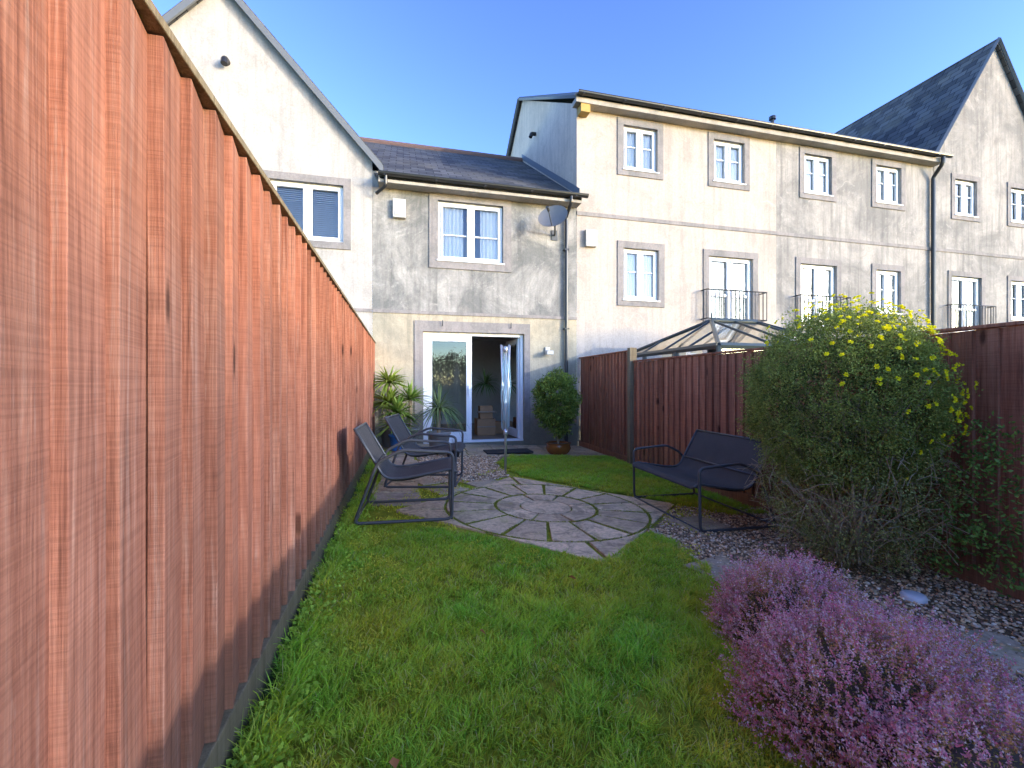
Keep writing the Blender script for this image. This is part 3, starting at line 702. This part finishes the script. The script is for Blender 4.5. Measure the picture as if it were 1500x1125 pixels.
# --- right three-storey terrace (two houses)
EZ=6.84; tops=[(4.5,5.3),(6.71,7.52),(9.21,10.02),(11.42,12.24)]; 
random.seed(4)
for hi,(x0,x1,mat) in enumerate(((3.45,8.41,'cream'),(8.413,13.37,'grey'))):
    h3=empty('three_storey_house',((x0+x1)/2,FY,-.18)); mb=MB(); T=[(a_,b_,5.63,6.56) for a_,b_ in tops[hi*2:hi*2+2]]
    Mi=[((4.5,5.33,2.88,3.97),(6.585,7.75,2.47,3.95)),((9.1,10.17,2.47,3.95),(11.42,12.22,2.88,3.95))][hi]
    wall(mb,x0,x1,-.3,7.0,FY,T+list(Mi)); mb.obj('front_wall',M[mat],h3)
    mb=MB()
    for o in T: surround(mb,o,FY,.14)
    for o in Mi: surround(mb,o,FY,.14,bottom=(o[2]>2.6))
    mb.box(x0,x1-.002,FY-.018,FY+.02,4.56,4.64); mb.obj('stone_surrounds',M['surround'],h3)
    for o in T: window(h3,o,FY,'win',random.choice(['net','net','curtain']))
    for o in Mi:
        dr=o[2]<2.6; window(h3,o,FY,'door' if dr else 'win',random.choice(['net','curtain']))
        if dr: juliet(h3,o[0]-.2,o[1]+.2,2.50,3.16,FY)
    mb=MB(); mb.box(x0-(.1 if hi==0 else 0),x1,FY-.22,FY-.002,EZ-.10,EZ+.0); mb.obj('cornice',M['cornice'],h3)
    mb=MB(); gutter(mb,x0-(.1 if hi==0 else 0),x1+(.15 if hi else 0),FY-.285,EZ+.06)
    if hi: mb.tube(rpath([(13.25,FY-.28,EZ),(13.25,FY-.28,EZ-.15),(13.25,FY-.07,EZ-.42),(13.25,FY-.07,-.1)],.07),.045,10)
    mb.obj('gutter_downpipe',M['black'],h3)
    roofslope(h3,'roof_front',(x0-(.1 if hi==0 else 0),FY-.26,EZ+.06),(x1,FY-.26,EZ+.06),(x1,RY,9.66),(x0-(.1 if hi==0 else 0),RY,9.66))
    roofslope(h3,'roof_rear',(x1,17.1,EZ),(x0-(.1 if hi==0 else 0),17.1,EZ),(x0-(.1 if hi==0 else 0),RY,9.66),(x1,RY,9.66))
    mb=MB()
    if hi==0:
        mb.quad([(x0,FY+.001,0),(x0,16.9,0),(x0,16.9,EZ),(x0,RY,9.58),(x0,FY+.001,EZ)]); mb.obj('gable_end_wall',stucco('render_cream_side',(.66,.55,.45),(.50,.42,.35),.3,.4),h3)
        mb=MB(); mb.tube([(x0-.1,FY-.24,EZ+.01),(x0-.1,RY,9.6),(x0-.1,17.,EZ)],.05,4); mb.obj('verge_trim',M['lead'],h3)
        mb=MB(); mb.box(3.46,3.66,FY-.2,FY-.01,EZ-.26,EZ-.102); mb.obj('corner_bracket',simple('ochre_timber',(.45,.29,.08),.8),h3)
        mb=MB(); mb.tube(rpath([(3.445,11.2,7.8),(3.33,11.2,7.8),(3.30,11.2,7.7)],.04),.05,10); mb.obj('flue_vent',M['black'],h3)
    else:
        mb.quad([(x1,FY+.001,0),(x1,16.9,0),(x1,16.9,EZ),(x1,RY,9.58),(x1,FY+.001,EZ)]); mb.obj('gable_end_wall',M['grey'],h3)
        mb=MB(); mb.tube([(12.2,RY-.3,9.3),(12.2,RY-.3,10.15)],.06,10); mb.tube([(12.2,RY-.3,10.1),(12.2,RY-.3,10.2)],.11,10); mb.obj('soil_vent_pipe',M['black'],h3)
# --- far gabled house
hg=empty('gabled_house',(15.6,FY,-.18)); gx,gZ=15.6,10.35; mb=MB()
OP=[(14.12,14.92,5.57,6.52),(16.24,17.04,5.57,6.52),(14.0,15.1,2.47,3.95),(16.24,17.04,2.88,3.95)]
y9=FY-.004; e9=gZ-1.47*2.2
wall(mb,13.39,17.8,-.3,e9,y9,OP); mb.quad([(13.39,y9,e9),(17.8,y9,e9),(gx,y9,gZ)])
mb.quad([(13.39,y9,-.3),(13.39,17,-.3),(13.39,17,e9),(13.39,y9,e9)]);mb.quad([(17.8,y9,-.3),(17.8,17,-.3),(17.8,17,e9),(17.8,y9,e9)])
mb.obj('walls',M['grey'],hg)
mb=MB()
for o in OP: surround(mb,o,y9,.13,bottom=(o[2]>2.6))
mb.box(13.39,17.8,y9-.018,y9+.02,4.56,4.64); mb.obj('stone_surrounds',M['surround'],hg)
for i,o in enumerate(OP): window(hg,o,y9,'door' if i==2 else 'win','curtain')
juliet(hg,13.8,15.3,2.5,3.16,y9)
zr2=lambda x:gZ+.1-1.47*abs(x-gx)
roofslope(hg,'roof_left',(13.2,y9-.08,zr2(13.2)),(13.2,17,zr2(13.2)),(gx,17,zr2(gx)),(gx,y9-.08,zr2(gx)),.08)
roofslope(hg,'roof_right',(18.,17,zr2(18)),(18.,y9-.08,zr2(18)),(gx,y9-.08,zr2(gx)),(gx,17,zr2(gx)),.08)
mb=MB(); mb.tube([(13.2,y9-.09,zr2(13.2)-.05),(gx,y9-.09,zr2(gx)-.03),(18.,y9-.09,zr2(18)-.05)],.055,4); mb.obj('verge_trim',M['lead'],hg)

# --- conservatory behind the fence
cv=empty('conservatory',(5.8,6.8,-.18)); ex0,ex1,ey0,ey1,ez=4.43,6.9,5.4,8.33,1.66; r0,r1,ry_,rz_=5.5,6.5,6.9,2.27
E=[Vector((ex0,ey0,ez)),Vector((ex1,ey0,ez)),Vector((ex1,ey1,ez)),Vector((ex0,ey1,ez))]; R=[Vector((r0,ry_,rz_)),Vector((r1,ry_,rz_))]
mb=MB(); tb=lambda a_,b_,r:mb.tube([a_,b_],r,6)
for i in range(4): tb(E[i],E[(i+1)%4],.05)
tb(R[0],R[1],.05); tb(E[0],R[0],.035);tb(E[3],R[0],.035);tb(E[1],R[1],.035);tb(E[2],R[1],.035)
for t in (.0,.5,1.): 
    q=R[0].lerp(R[1],t); tb(q,Vector((q.x,ey0,ez)),.022); tb(q,Vector((q.x,ey1,ez)),.022)
for yy in (6.2,6.9,7.6): 
    k=1-abs(yy-6.9)/1.46; tb(Vector((ex0,yy,ez)),Vector((ex0+(r0-ex0)*k,yy,ez+(rz_-ez)*k)),.02)
for x_ in (ex0,5.25,6.07,ex1):
    tb(Vector((x_,ey0,-.18)),Vector((x_,ey0,ez)),.04)
for y_ in (6.4,7.4,ey1): tb(Vector((ex0,y_,-.18)),Vector((ex0,y_,ez)),.04)
mb.tube([(r0,ry_,rz_),(r0,ry_,rz_+.14)],.015,6)
mb.obj('frame',M['consframe'],cv)
mb=MB(); mb.quad([E[0],E[1],R[1],R[0]]);mb.quad([E[1],E[2],R[1]]);mb.quad([E[2],E[3],R[0],R[1]]);mb.quad([E[3],E[0],R[0]])
mb.quad([(ex0,ey0,.4),(ex1,ey0,.4),(ex1,ey0,ez),(ex0,ey0,ez)]);mb.quad([(ex0,ey0,.4),(ex0,ey1,.4),(ex0,ey1,ez),(ex0,ey0,ez)])
mb.obj('glazing',M['glass'],cv)
mb=MB(); mb.box(ex0,ex1,ey0-.02,ey0+.1,-.18,.4); mb.obj('dwarf_wall',M['cream'],cv)

# ------------------------------------------------------------------ garden furniture
def seat(name,W,loc,rot):
    p=empty(name,loc); X=Matrix.Translation(loc)@Matrix.Rotation(rot,4,'Z'); hw=W/2
    mb=MB()
    for s in (-1,1):
        y=s*hw
        mb.tube(rpath([(.36,y,.014),(.37,y,.53),(-.02,y,.56),(-.20,y,.47),(-.37,y,.014)],.05,True),.0125,8,closed=True)
        yi=s*(hw-.035)
        mb.tube(rpath([(.40,yi,.37),(.35,yi,.395),(.0,yi,.335),(-.15,yi,.335),(-.24,yi,.5),(-.37,yi,.72)],.08),.011,8)
    for (x,z) in ((.365,.37),(-.21,.44)): mb.tube([(x,-hw,z),(x,hw,z)],.010,8)
    for (x,z) in ((.36,.02),(-.365,.02)): mb.tube([(x,-hw,z),(x,hw,z)],.010,8)
    mb.tube([(-.37,-hw+.035,.72),(-.37,hw-.035,.72)],.011,8)
    mb.obj('steel_frame',M['frame'],p,smooth=True,xf=X)
    prof=rpath([(.41,0,.365),(.36,0,.40),(.02,0,.325),(-.14,0,.325),(-.25,0,.5),(-.375,0,.725)],.10,n=6)
    mb=MB(); ny=10
    def P(i,j,o=0):
        q=prof[i]; yy=-hw+.045+(W-.09)*j/ny; sag=.016*math.sin(math.pi*j/ny)*math.sin(math.pi*i/(len(prof)-1))
        return (q.x-(sag if i>len(prof)*.6 else 0)*.6,yy,q.z-sag-o)
    for o in (0,.012):
        for i in range(len(prof)-1):
            for j in range(ny): mb.quad([P(i,j,o),P(i,j+1,o),P(i+1,j+1,o),P(i+1,j,o)])
    o=mb.obj('sling_seat_and_back',M['fabric'],p,xf=X)
    bm=bmesh.new(); bm.from_mesh(o.data); bmesh.ops.remove_doubles(bm,verts=bm.verts,dist=.0005)
    for f in bm.faces: f.smooth=True
    bm.to_mesh(o.data); bm.free()
seat('garden_chair',.60,(.03,3.74,.035),math.radians(-4))
seat('garden_chair',.60,(.24,4.86,.03),math.radians(-14))
seat('garden_bench',1.12,(2.74,3.64,-.125),math.radians(178))

wl=empty('rotary_washing_line',(1.32,5.65,-.08)); mb=MB()
mb.tube([(1.32,5.65,-.08),(1.32,5.65,1.6)],.016,10); mb.tube([(1.32,5.65,.42),(1.32,5.65,.5)],.03,10); mb.tube([(1.32,5.65,1.52),(1.32,5.65,1.6)],.028,10)
for k in range(4):
    a_=k*math.pi/2+.4; mb.tube([(1.32+.03*math.cos(a_),5.65+.03*math.sin(a_),.48),(1.32+.075*math.cos(a_),5.65+.075*math.sin(a_),1.62)],.008,6)
mb.obj('pole_and_arms',M['alu'],wl,smooth=True)
mb=MB(); random.seed(9)
for k in range(26):
    a_=random.uniform(0,6.28);r=random.uniform(.03,.085); z0=random.uniform(1.25,1.55);z1=random.uniform(.45,.9)
    mb.tube([(1.32+r*math.cos(a_)*.7,5.65+r*math.sin(a_)*.7,z0),(1.32+r*1.2*math.cos(a_+.2),5.65+r*1.2*math.sin(a_+.2),(z0+z1)/2),(1.32+r*.8*math.cos(a_+.6),5.65+r*.8*math.sin(a_+.6),z1)],.0035,4)
mb.obj('lines',M['line'],wl)
mb=MB(); mb.box(1.35,2.15,7.1,7.5,-.07,-.045); mb.obj('door_mat',M['mat'],bevel=.006)
mb=MB(); mb.lathe((2.84,1.87,-.145),[(.001,.045),(.04,.045),(.055,.04),(.06,.03),(.06,0)],24); mb.obj('solar_ground_light',simple('frosted_lens',(.6,.6,.6),.3),smooth=True)

# ------------------------------------------------------------------ plants
def pot(par,c,r,h,mat,bulge=False):
    mb=MB()
    if bulge: prof=[(r*.55,0),(r*.85,h*.25),(r*1.0,h*.55),(r*.92,h*.85),(r*.9,h*.93),(r*1.0,h*.97),(r*.97,h),(r*.84,h),(r*.82,h*.85),(.001,h*.85)]
    else: prof=[(r*.7,0),(r*.95,h*.86),(r*1.03,h*.87),(r*1.05,h),(r*.95,h),(r*.92,h*.88),(.001,h*.88)]
    mb.lathe(c,prof); mb.obj('pot',[mat],par,smooth=True)
    mb=MB(); mb.lathe((c[0],c[1],c[2]+h*.86),[(.001,.012),(r*.83,.006)]); mb.obj('compost',M['soil'],par)
def straps(c,n,L,W,lo,hi,up=.3,droop=.5,segs=6,sd=1):
    r=np.random.default_rng(sd); Vs=[];Fs=[];Cs=[];o=0
    for i in range(n):
        a_=r.uniform(0,6.28); el=math.asin(np.clip(r.uniform(-.25,1),-1,1)); l=L*r.uniform(.75,1.1)
        d=np.array([math.cos(a_)*math.cos(el),math.sin(a_)*math.cos(el),math.sin(el)]); s=np.array([-math.sin(a_),math.cos(a_),0])
        t=r.uniform(0,1); col=np.array(lo)*(1-t)+np.array(hi)*t
        for k in range(segs+1):
            u=k/segs; p=np.array(c)+d*l*u+np.array([0,0,-1])*droop*l*u**2.2*math.cos(el)
            w=W*(.55+.9*u if u<.35 else .9*(1-((u-.35)/.65)**1.6)+.02)
            for q in (-1,0,1): Vs.append(p+s*q*w/2+np.array([0,0,.25*w*abs(q)])); Cs.append(col*(.7+.4*u))
            if k<segs:
                b=o+k*3
                for q in (0,1): Fs+= [[b+q,b+q+1,b+q+4],[b+q,b+q+4,b+q+3]]
        o+=(segs+1)*3
    return np.array(Vs),np.array(Fs),np.array(Cs)
def cordy(name,c,ph,pr,stem,n,L,W,lo,hi,mat,heads=None,droop=.45,sd=1):
    p=empty(name,c); pot(p,c,pr,ph,mat); mb=MB(); top=(c[0],c[1],c[2]+ph+stem); mb.tube([(c[0],c[1],c[2]+ph*.8),top],.03,8); mb.obj('trunk',M['bark'],p)
    parts=[straps(top,n,L,W,lo,hi,.3,droop,sd=sd)]
    for h_ in (heads or []): 
        parts.append(straps((top[0]+h_[0],top[1]+h_[1],top[2]+h_[2]),n,L,W,lo,hi,.3,droop,sd=sd+5))
    npobj('leaves',*catm(parts),M['leaf'],p)
cordy('yucca_plant',(-.08,7.35,.02),.26,.15,.34,75,.42,.05,(.10,.21,.03),(.33,.45,.08),M['potblue'],[(-.05,-.05,-.2)],.35,2)
cordy('yucca_plant',(-.24,7.85,.02),.3,.15,.80,75,.46,.05,(.17,.28,.03),(.45,.54,.09),M['potgrey'],[(0,0,-.35)],.35,3)
cordy('yucca_plant',(.12,7.9,.02),.3,.15,.5,65,.42,.045,(.10,.21,.03),(.33,.45,.08),M['potgrey'],None,.3,4)
cordy('cordyline_plant',(.56,7.15,-.01),.34,.19,.36,130,.52,.022,(.08,.15,.05),(.26,.36,.16),M['potgrey'],None,.75,5)
p=empty('potted_plant',(.76,6.85,-.04)); pot(p,(.76,6.85,-.04),.13,.2,M['potblack'])
npobj('leaves',*straps((.76,6.85,.14),30,.16,.012,(.3,.35,.3),(.6,.62,.6),.3,.4,sd=8),M['leaf'],p)
npobj('indoor_palm',*straps((1.9,10.3,1.1),70,.5,.03,(.08,.15,.05),(.2,.32,.1),.3,.6,sd=12),M['leaf'],None)
def cloud(centers,per,sig,L,W,lo,hi,outc,bias=1.2):
    c=np.repeat(centers,per,0)+rng.normal(0,sig,(len(centers)*per,3)); n=len(c)
    D=unit(c-outc)*bias+rng.normal(size=(n,3))
    tone=np.repeat(rng.uniform(.55,1.2,(len(centers),1)),per,0)
    return leaves(c,D,L*rng.uniform(.6,1.3,n),W*rng.uniform(.7,1.2,n),colr(n,lo,hi)*tone)
def sph(n):
    v=unit(rng.normal(size=(n,3))); return v
p=empty('potted_shrub',(2.63,7.2,-.14)); pot(p,(2.63,7.2,-.14),.22,.22,M['glaze'],True)
c0=np.array([2.60,7.2,.80]); s=sph(420); rad=rng.uniform(.35,1.,(420,1))**.4*(1+.18*nz(s[:,0]*3,s[:,2]*3,1)[:,None])
npobj('leaves',*cloud(c0+s*rad*np.array([.38,.34,.52]),26,.035,.055,.022,(.11,.18,.03),(.34,.44,.08),c0),M['leaf'],p)
mb=MB(); random.seed(2)
for k in range(8): mb.tube([(2.63,7.2,.05),(2.6+random.uniform(-.08,.08),7.2+random.uniform(-.08,.08),.35),(2.6+random.uniform(-.25,.25),7.2+random.uniform(-.2,.2),.9)],.014,6,r1=.004)
mb.obj('stems',M['bark'],p)
# --- big clipped jasmine bush
jb=empty('flowering_jasmine_bush',(3.0,2.42,-.15)); C1=np.array([2.98,2.42,.98]); C2=np.array([3.0,2.38,.40])
def shell(C,R,n,fill=.75,amp=.07):
    s=sph(n); lump=1+amp*nz(s[:,0]*4+s[:,1]*2,s[:,2]*4-s[:,1],1.2,2.)+amp*.5*nz(s[:,1]*9,s[:,2]*9+s[:,0]*5,1.)
    rad=rng.uniform(fill,1,n)**.7*lump
    return C+s*rad[:,None]*np.array(R)
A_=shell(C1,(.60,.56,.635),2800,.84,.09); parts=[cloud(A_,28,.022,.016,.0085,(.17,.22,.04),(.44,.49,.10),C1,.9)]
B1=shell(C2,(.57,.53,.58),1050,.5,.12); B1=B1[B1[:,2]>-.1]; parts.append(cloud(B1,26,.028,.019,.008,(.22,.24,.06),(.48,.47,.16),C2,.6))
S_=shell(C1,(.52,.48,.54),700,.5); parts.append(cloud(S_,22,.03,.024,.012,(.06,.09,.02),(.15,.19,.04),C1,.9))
W_=np.stack([rng.uniform(3.1,3.46,230),rng.normal(1.95,.22,230),rng.uniform(-.05,.85,230)],1); parts.append(cloud(W_,12,.035,.03,.015,(.09,.18,.03),(.28,.44,.08),C2,.6))
sh=shell(C1,(.65,.61,.68),220,.97,.09); parts.append(cloud(sh,10,.014,.017,.008,(.22,.30,.05),(.50,.57,.12),C1,1.))
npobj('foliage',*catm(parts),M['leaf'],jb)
mb=MB(); random.seed(21)
for k in range(80):
    a_=random.uniform(0,6.28);el=random.uniform(-.1,1.2);R_=random.uniform(.4,.58)
    e=Vector((2.98+R_*math.cos(a_)*math.cos(el),2.42+R_*math.sin(a_)*math.cos(el),.75+random.uniform(-.35,.5)*.9)); b_=Vector((3.02+random.uniform(-.12,.12),2.4+random.uniform(-.1,.1),-.14))
    m1=b_.lerp(e,.35)+Vector((random.uniform(-.14,.14),random.uniform(-.14,.14),random.uniform(-.02,.1))); m2=b_.lerp(e,.7)+Vector((random.uniform(-.14,.14),random.uniform(-.14,.14),random.uniform(-.08,.08)))
    mb.tube(rpath([b_,m1,m2,e],.25),random.uniform(.004,.012),5,r1=.002)
for k in range(700):
    s=Vector(sph(1)[0]); q=Vector((3.0,2.39,.42))+Vector((s.x*.54,s.y*.5,s.z*.55)); 
    if q.z<-.1: continue
    d_=Vector(rng.normal(size=3))*.09; mb.tube([q,q+d_*.5+Vector((0,0,.02)),q+d_],.0016,4)
mb.obj('branches',M['bark'],jb)
fl=shell(C1,(.645,.605,.68),1500,.985,.09); dirv=fl-C1
k=(dirv[:,0]*.5+dirv[:,2]*.75-dirv[:,1]*.45+rng.normal(0,.22,len(fl)))>.34; fl=fl[k]; dirv=unit(dirv[k])
Pp=[];Dd=[]
for c_,d_ in zip(fl,dirv):
    d_=unit((d_+rng.normal(0,.3,3))[None])[0]
    a1=np.cross(d_,[0,0,1.]); a1/=np.linalg.norm(a1)+1e-6; a2=np.cross(d_,a1)
    for q in range(6): t=q*math.pi/3; Pp.append(c_+d_*.010); Dd.append(a1*math.cos(t)+a2*math.sin(t)+d_*.3)
Pp=np.array(Pp);Dd=np.array(Dd); npobj('flowers',*leaves(Pp,Dd,.018,.016,colr(len(Pp),(.9,.74,.01),(.9,.84,.03)),.05),M['petal'],jb)

# --- heather
def heather(name,mounds,ns):
    parts=[];hp=empty(name,(mounds[0][0],mounds[0][1],g(mounds[0][0])))
    for (mx,my,rx,ry,hh),n in zip(mounds,ns):
        s=sph(n*2); s=s[s[:,2]>-.05][:n]; n=len(s)
        lump=1+.16*nz(s[:,0]*3+mx*5,s[:,1]*3+my*3,1.5)+.09*nz(s[:,0]*11,s[:,1]*11,1.)
        R=np.array([rx,ry,hh]); base=np.array([mx,my,g(mx)])+s*R*(lump*rng.uniform(.74,.86,n))[:,None]
        ax_=unit(s*np.array([.9,.9,.6])+np.array([0,0,.55])+rng.normal(0,.28,(n,3))); ln=rng.uniform(.05,.12,n)
        pk=np.clip(.80+.5*nz(base[:,0],base[:,1],7.,3.)+rng.normal(0,.2,n),.1,1.1)
        for fr0,fr1,cnt,L,W,lo,hi in ((-.9,.45,12,.011,.0026,(.22,.21,.04),(.50,.42,.12)),(.25,1.,19,.0088,.0054,None,None)):
            t=rng.uniform(fr0,fr1,(n,cnt)); P=base[:,None]+ax_[:,None]*(ln[:,None]*t)[...,None]+rng.normal(0,.0022,(n,cnt,3))
            D=ax_[:,None]*.35+rng.normal(size=(n,cnt,3)); P=P.reshape(-1,3);D=D.reshape(-1,3);m_=len(P)
            if lo is None:
                hue=np.repeat(rng.uniform(0,1,(n,1)),cnt,0); pkk=np.repeat(pk[:,None],cnt,0).reshape(-1)
                col=(np.array([.88,.28,.40])*(1-hue)+np.array([.90,.60,.62])*hue)*rng.uniform(.8,1.15,(m_,1))
                br=rng.uniform(0,1,m_)>pkk; col[br]=[.64,.38,.16]; wt=rng.uniform(0,1,m_)<.14; col[wt]=[.9,.78,.76]
            else: col=colr(m_,lo,hi)
            parts.append(leaves(P,D,L*rng.uniform(.7,1.2,m_),np.full(m_,W),col,.3))
    npobj('sprigs',*catm(parts),M['petal'],hp)
    mb=MB()
    for (mx,my,rx,ry,hh) in mounds:
        b=len(mb.v);N1,N2=16,8
        for j in range(N2+1):
            th=j/N2*math.pi/2
            for i in range(N1): a_=2*math.pi*i/N1; mb.v.append((mx+rx*.72*math.cos(a_)*math.cos(th),my+ry*.72*math.sin(a_)*math.cos(th),g(mx)+hh*.7*math.sin(th)))
        for j in range(N2):
            for i in range(N1): k_=(i+1)%N1; mb.f.append((b+j*N1+i,b+j*N1+k_,b+(j+1)*N1+k_,b+(j+1)*N1+i)); mb.m.append(0)
    mb.obj('woody_core',M['soil'],hp,smooth=True)
heather('pink_heather',[(1.76,1.66,.37,.33,.36),(1.52,1.14,.45,.40,.38),(1.89,1.25,.33,.36,.28),(1.43,.70,.44,.36,.38)],[2400,3000,1300,1300])

Pl=np.array([[.34,1.81,.045],[-.02,1.23,.05],[2.3,1.9,-.1],[2.7,2.9,-.11],[.9,2.3,.02],[2.9,1.2,-.12],[2.2,1.5,-.1],[1.1,6.9,-.03]]); n=len(Pl)
D=rng.normal(size=(n,3)); D[:,2]*=.2
npobj('fallen_leaves',*leaves(Pl,D,.055,.03,colr(n,(.42,.16,.05),(.62,.30,.14)),.15),M['leaf'])

# added hedge behind the camera, blocks the horizon glow mirrored in the glass
n=3400; ctr=np.stack([rng.uniform(-24,13,n),rng.normal(-17,.8,n),rng.uniform(0,1,n)**.8],1)
ctr[:,2]*=3.1*(1+.2*nz(ctr[:,0],ctr[:,0]*.3,1.1))
npobj('horizon_blocking_hedge',*cloud(ctr,16,.22,.18,.10,(.05,.08,.03),(.16,.22,.07),np.array([-5,-17,0.]),.5),M['leaf'])

# ------------------------------------------------------------------ light
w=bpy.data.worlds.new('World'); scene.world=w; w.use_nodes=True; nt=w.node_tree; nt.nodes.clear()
EL,AZ=math.radians(12.),math.radians(131)
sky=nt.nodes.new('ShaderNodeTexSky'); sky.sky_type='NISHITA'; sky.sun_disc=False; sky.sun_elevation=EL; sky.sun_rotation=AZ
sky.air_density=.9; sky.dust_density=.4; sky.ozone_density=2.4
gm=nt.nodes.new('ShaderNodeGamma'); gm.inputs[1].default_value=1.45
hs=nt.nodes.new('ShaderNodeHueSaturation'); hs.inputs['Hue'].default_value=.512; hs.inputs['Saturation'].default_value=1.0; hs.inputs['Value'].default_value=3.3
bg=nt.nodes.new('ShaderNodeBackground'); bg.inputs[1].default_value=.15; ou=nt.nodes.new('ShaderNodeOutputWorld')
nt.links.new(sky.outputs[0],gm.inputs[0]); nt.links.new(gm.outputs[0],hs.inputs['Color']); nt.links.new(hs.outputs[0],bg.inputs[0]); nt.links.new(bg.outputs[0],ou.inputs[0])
sd_=bpy.data.lights.new('sun','SUN'); sd_.energy=2.9; sd_.angle=math.radians(.5); sd_.color=(1,.97,.93)
so=bpy.data.objects.new('sun',sd_); link(so); to=Vector((math.sin(AZ)*math.cos(EL),math.cos(AZ)*math.cos(EL),math.sin(EL)))
so.rotation_euler=to.to_track_quat('Z','Y').to_euler(); so.location=(10,-10,12)
scene.view_settings.view_transform='Standard'; scene.view_settings.look='None'; scene.view_settings.exposure=0; scene.view_settings.gamma=1
cd=bpy.data.cameras.new('camera'); cd.sensor_width=36; cd.lens=639/1500*36; cd.clip_start=.02; cd.clip_end=1500
co=bpy.data.objects.new('camera',cd); link(co); co.location=(0,0,H); co.rotation_euler=(math.radians(90),0,math.radians(-14)); scene.camera=co
